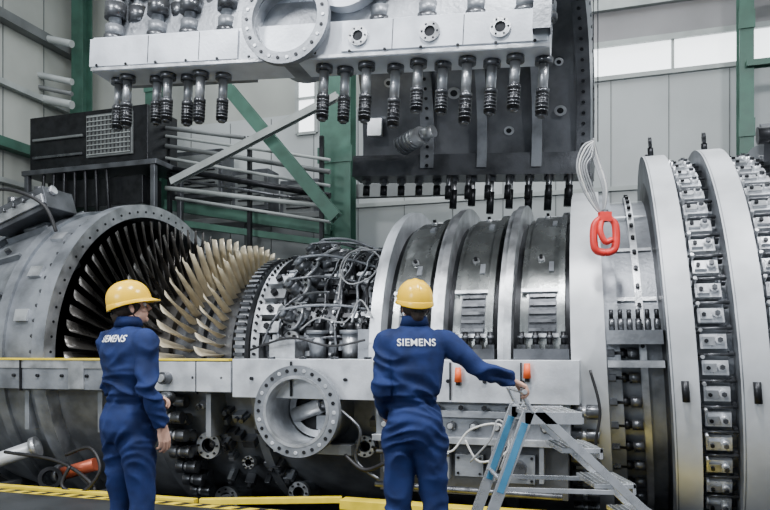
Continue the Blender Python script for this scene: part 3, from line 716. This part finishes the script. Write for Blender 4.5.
def worker(name, loc, yaw, arms, legs, head_yaw, head_pitch, seed, text_z=1.50, hand_cfg=None, bw=1.0):
    root = empty(name, Matrix.Translation(loc) @ Matrix.Rotation(yaw, 4, 'Z'))
    h = B()
    T = [(.84, .12, .085, 0), (.88, .165, .12, 0), (.95, .185, .142, -.008), (1.02, .180, .138, -.008), (1.09, .163, .120, 0), (1.13, .152, .108, 0), (1.17, .162, .116, 0), (1.25, .174, .124, 0),
         (1.34, .186, .130, -.002), (1.43, .198, .130, -.006), (1.50, .192, .116, -.01), (1.545, .160, .098, -.008), (1.58, .115, .082, -.004), (1.60, .085, .072, 0), (1.625, .072, .070, .004), (1.65, .070, .070, .006)]
    h.loft([((0, cy, z), rx*bw, ry) for (z, rx, ry, cy) in T], NAVY)
    for s_ in (1, -1):
        sh, el, wr = [V(p) for p in arms[s_]]
        m1 = sh.lerp(el, .5); m2 = el.lerp(wr, .45)
        ix = V((-.07*s_, 0, .015))
        h.tube([sh+ix, sh, sh.lerp(el, .25), m1, el, m2, wr], [.066, .078, .075, .066, .059, .055, .045], NAVY, n=18, smooth_path=True)
        h.tube([wr.lerp(el, .12), wr], [.05, .047], NAVY, n=18)
        hp, kn, an = [V(p) for p in legs[s_]]
        h.tube([hp+V((0, 0, .06)), hp, hp.lerp(kn, .35), hp.lerp(kn, .7), kn, kn.lerp(an, .3), kn.lerp(an, .7), an], [.10, .110, .102, .088, .078, .080, .076, .074], NAVY, n=22, smooth_path=True)
    me = evalmesh(h, .0095, 5, 'coverall')
    sd = V((seed*3.1, seed*1.7, 0))
    me.update(); co = [v.co.copy() for v in me.vertices]; no = [v.normal.copy() for v in me.vertices]
    els = [V(arms[s_][1]) for s_ in (1, -1)]; kns = [V(legs[s_][1]) for s_ in (1, -1)]; wrs = [V(arms[s_][2]) for s_ in (1, -1)]
    for v, c_, n_ in zip(me.vertices, co, no):
        k = .45
        for e in els: k += 1.1*math.exp(-((c_-e).length/.10)**2)
        for e in wrs: k += .6*math.exp(-((c_-e).length/.08)**2)
        for e in kns: k += 1.1*math.exp(-((c_-e).length/.16)**2)
        k += 1.3*math.exp(-((c_.z-1.20)/.10)**2)+1.0*math.exp(-((c_.z-.88)/.12)**2)+.7*math.exp(-((c_.z-1.40)/.07)**2)*min(1, abs(c_.x)/.15)
        if c_.y < 0 and abs(c_.x) < .15: k *= 1-.75*math.exp(-((c_.z-text_z-.02)/.05)**2)
        q = V((c_.x*5, c_.y*5, c_.z*11))+sd
        w = V((c_.x*3, c_.y*3, c_.z*3))+sd
        q.z += 2.4*noise.noise(w)
        r_ = 1-abs(noise.noise(q))*2.6
        f = .0135*k*(r_-.45)+.005*noise.noise(w*2.2)
        f -= .008*math.exp(-((c_.z-1.125)/.009)**2) if abs(c_.x) < .2 else 0
        f -= .008*math.exp(-((c_.z-1.165)/.009)**2) if abs(c_.x) < .2 else 0
        v.co = c_+n_*f
    finish(me, 'coverall', NAVY, root)
    me.update()
    bv = BVHTree.FromPolygons([v.co for v in me.vertices], [tuple(p.vertices) for p in me.polygons])
    cu = bpy.data.curves.new('lt', 'FONT'); cu.body = 'SIEMENS'; cu.size = .060; cu.align_x = 'CENTER'; cu.offset = .0008; cu.space_character = 1.06
    to = bpy.data.objects.new('lt', cu); bpy.context.scene.collection.objects.link(to)
    dg = bpy.context.evaluated_depsgraph_get(); dg.update()
    tm = bpy.data.meshes.new_from_object(to.evaluated_get(dg)); bpy.data.objects.remove(to, do_unlink=True)
    bm = bmesh.new(); bm.from_mesh(tm); bmesh.ops.triangulate(bm, faces=bm.faces)
    for _ in range(2): bmesh.ops.subdivide_edges(bm, edges=[e for e in bm.edges if e.calc_length() > .008], cuts=1)
    bmesh.ops.triangulate(bm, faces=bm.faces)
    for v in bm.verts:
        x, z = v.co.x, v.co.y+text_z
        hit = bv.ray_cast(V((x, -1, z)), V((0, 1, 0)))[0]
        v.co = V((x, (hit.y if hit else -.13)-.004, z))
    bm.to_mesh(tm); bm.free()
    finish(tm, 'back_lettering', WHITE, root)
    c = B()
    c.loft([((0, .0, 1.60), .092, .088), ((0, .004, 1.655), .076, .078), ((0, .004, 1.66), .068, .07), ((0, .004, 1.62), .06, .06)], NAVY, n=28, p=2)
    c.obj('collar', root)
    c = B()
    for s_ in (1, -1):
        an = V(legs[s_][2])
        c.loft([((an.x, an.y+.06, 0), .052, .145), ((an.x, an.y+.06, .03), .054, .148), ((an.x, an.y+.055, .06), .05, .135), ((an.x, an.y+.02, .10), .048, .09), ((an.x, an.y, .15), .05, .06), ((an.x, an.y, .2), .05, .055)], BOOT, p=2.4)
    c.obj('boots', root)
    HMx = Matrix.Translation((0, .022, 1.72)) @ Matrix.Rotation(head_yaw, 4, 'Z') @ Matrix.Rotation(head_pitch, 4, 'X')
    h = B()
    h.ell((0, -.015, .03), (.076, .098, .092), SKIN); h.ell((0, .02, -.045), (.058, .066, .072), SKIN); h.ell((0, .062, -.09), (.027, .022, .021), SKIN)
    h.tube([(0, .082, .012), (0, .096, -.008), (0, .108, -.030), (0, .09, -.036)], [.008, .009, .013, .010], SKIN, n=10)
    h.ell((0, .074, .022), (.048, .014, .011), SKIN); h.ell((0, .079, -.054), (.024, .010, .006), SKIN); h.ell((0, .078, -.064), (.022, .010, .006), SKIN)
    for s_ in (1, -1):
        h.ell((s_*.078, -.008, -.012), (.010, .019, .031), SKIN); h.ell((s_*.034, .058, -.03), (.024, .022, .022), SKIN); h.ell((s_*.045, .0, -.07), (.018, .045, .022), SKIN)
    iv = HMx.inverted()
    h.tube([iv @ V((0, .002, 1.56)), iv @ V((0, .004, 1.62)), V((0, -.012, -.05)), V((0, -.01, .0))], [.062, .058, .056, .05], SKIN, n=18)
    me = evalmesh(h, .0042, 3, 'head'); me.transform(HMx); finish(me, 'head', SKIN, root)
    h = B()
    for s_ in (1, -1):
        h.ell((s_*.031, .079, .001), .0115, EYEW, nu=14, nv=10); h.ell((s_*.031, .0885, .001), (.005, .003, .005), DARK, nu=10, nv=6)
        h.ell((s_*.032, .088, .020), (.018, .006, .004), HAIR, nu=12, nv=6)
    h.ell((0, .088, -.059), (.019, .004, .003), mat('lips', (.42, .17, .14), 0, .5), nu=12, nv=6)
    o = h.obj('face_details', root); o.data.transform(HMx)
    h = B()
    h.ell((0, -.026, .01), (.0835, .098, .085), HAIR, nu=28, nv=18)
    for s_ in (1, -1): h.ell((s_*.074, .022, .0), (.008, .012, .028), HAIR)
    h.tube([(0, -.09, -.02), (0, -.085, -.06), (0, -.065, -.085)], [.045, .04, .03], HAIR, n=14)
    o = h.obj('hair', root); o.data.transform(HMx)
    h = B(); n = 56; rows = 12; vs = []
    cz = .035
    def prof(a, f, inner=0):
        ph = f*pi/2; rx, ry, rz = .112-inner, .138-inner, .132-inner
        c_, s2 = cos(a), sin(a)
        r_ = sin(ph)**.92
        ridge = 0
        x = rx*r_*c_; y = ry*r_*s2-.006
        if not inner: ridge = .006*math.exp(-(x/.016)**2)*(1 if f < .85 else 0)+.003*math.exp(-((abs(x)-.045)/.008)**2)*(1 if f < .8 else 0)
        return V((x, y, cz+rz*cos(ph)**.9+ridge))
    for inner in (0, .004):
        vs = [prof(2*pi*k/n, j/rows, inner) for j in range(1, rows+1) for k in range(n)]; vs.append(prof(0, 0.0001, inner))
        fs = [(j*n+k, (j+1)*n+k, (j+1)*n+(k+1) % n, j*n+(k+1) % n) for j in range(rows-1) for k in range(n)]+[(len(vs)-1, k, (k+1) % n) for k in range(n)]
        h.add(vs, fs, HELM, True)
    vs = []
    for k in range(n):
        a = 2*pi*k/n; fr = max(0, sin(a))**3; bk = max(0, -sin(a))**2
        for (o_, dz) in ((0, .004), (0, -.014-.016*bk), (.006+.044*fr, -.020-.012*fr-.016*bk), (.006+.044*fr, -.015-.010*fr-.016*bk), (.002, -.001)):
            vs.append(V(((.112+o_)*cos(a), (.138+o_)*sin(a)-.006, cz+dz)))
    fs = [(k*5+j, ((k+1) % n)*5+j, ((k+1) % n)*5+(j+1) % 5, k*5+(j+1) % 5) for k in range(n) for j in range(5)]
    h.add(vs, fs, HELM, True)
    h.box((0, -.112, -.02), (.06, .012, .03), BLACK); h.cyl((0, -.118, -.02), (0, -.13, -.02), .014, BLACK)
    for s_ in (1, -1): h.tube([(s_*.09, -.03, .03), (s_*.088, -.02, -.03), (s_*.06, .02, -.085), (0, .045, -.112)], .004, BLACK, n=6)
    o = h.obj('helmet', root); o.data.transform(HMx)
    for s_ in (1, -1):
        d, nrm, curl = hand_cfg[s_]
        hand_mesh(orient(d, nrm, V(arms[s_][2])+V(d).normalized()*.015), s_, curl, 'hand_right' if s_ > 0 else 'hand_left', root)
    return root

worker('worker', (-1.612, 4.4, 0), radians(-34),
       {1: [(.192, -.01, 1.50), (.248, -.045, 1.22), (.25, .06, .985)], -1: [(-.192, -.01, 1.50), (-.235, .04, 1.22), (-.14, .24, 1.12)]},
       {1: [(.092, 0, .92), (.105, .02, .50), (.115, -.02, .10)], -1: [(-.092, 0, .92), (-.11, .03, .50), (-.12, .02, .10)]},
       radians(-34), radians(13), 1, hand_cfg={1: ((.05, .15, -1), (-1, .1, 0), (22, 28, 20)), -1: ((.75, .6, .1), (0, -.3, -1), (35, 45, 30))})
worker('worker', (.182, 4.3, 0), radians(3),
       {1: [(.190, 0, 1.50), (.415, -.03, 1.335), (.630, .13, 1.262)], -1: [(-.175, -.01, 1.50), (-.20, -.05, 1.22), (-.17, .17, 1.05)]},
       {1: [(.092, 0, .92), (.125, .02, .50), (.145, -.02, .10)], -1: [(-.092, 0, .92), (-.10, .02, .50), (-.11, .0, .10)]},
       radians(8), radians(10), 5, text_z=1.475, bw=.95, hand_cfg={1: ((.88, .05, -.42), (-.42, 0, -.88), (42, 52, 34)), -1: ((.35, .8, -.45), (.6, 0, -.6), (35, 45, 30))})

# ================================================================ LIGHTS / WORLD / CAMERA
def area(name, loc, rot, size, energy, col=(1, 1, 1), sy=None):
    l = bpy.data.lights.new(name, 'AREA'); l.energy = energy; l.size = size; l.color = col
    if sy: l.shape = 'RECTANGLE'; l.size_y = sy
    o = bpy.data.objects.new(name, l); bpy.context.scene.collection.objects.link(o); o.location = loc; o.rotation_euler = rot
for i, (x, y) in enumerate(((-5, 2), (0, 2), (5, 2))):
    area('added_overhead_light', (x, y, 8.5), (radians(12), 0, 0), .8, 780, (.97, .98, 1), 2.0)  # unseen overhead area lights, added to light the hall and reflect in metal
area('added_top_light', (0, 11, 10.5), (0, 0, 0), 12, 800, (.9, .95, 1), 4)  # added broad area light from above
area('hall_daylight', (-8, -5, 5.5), (radians(66), 0, radians(-50)), 4, 650, (.9, .95, 1), 2.5)
w = bpy.data.worlds.new('world'); bpy.context.scene.world = w; w.use_nodes = True
bg = w.node_tree.nodes['Background']; bg.inputs['Color'].default_value = (.80, .89, 1.0, 1); bg.inputs['Strength'].default_value = .50
cam = bpy.data.cameras.new('camera'); co = bpy.data.objects.new('camera', cam); bpy.context.scene.collection.objects.link(co)
co.location = (0, 0, CAMH); co.rotation_euler = (radians(90), 0, 0); cam.sensor_width = 36; cam.lens = 700/770*36; cam.shift_y = 95/770
cam.clip_end = 100
bpy.context.scene.camera = co
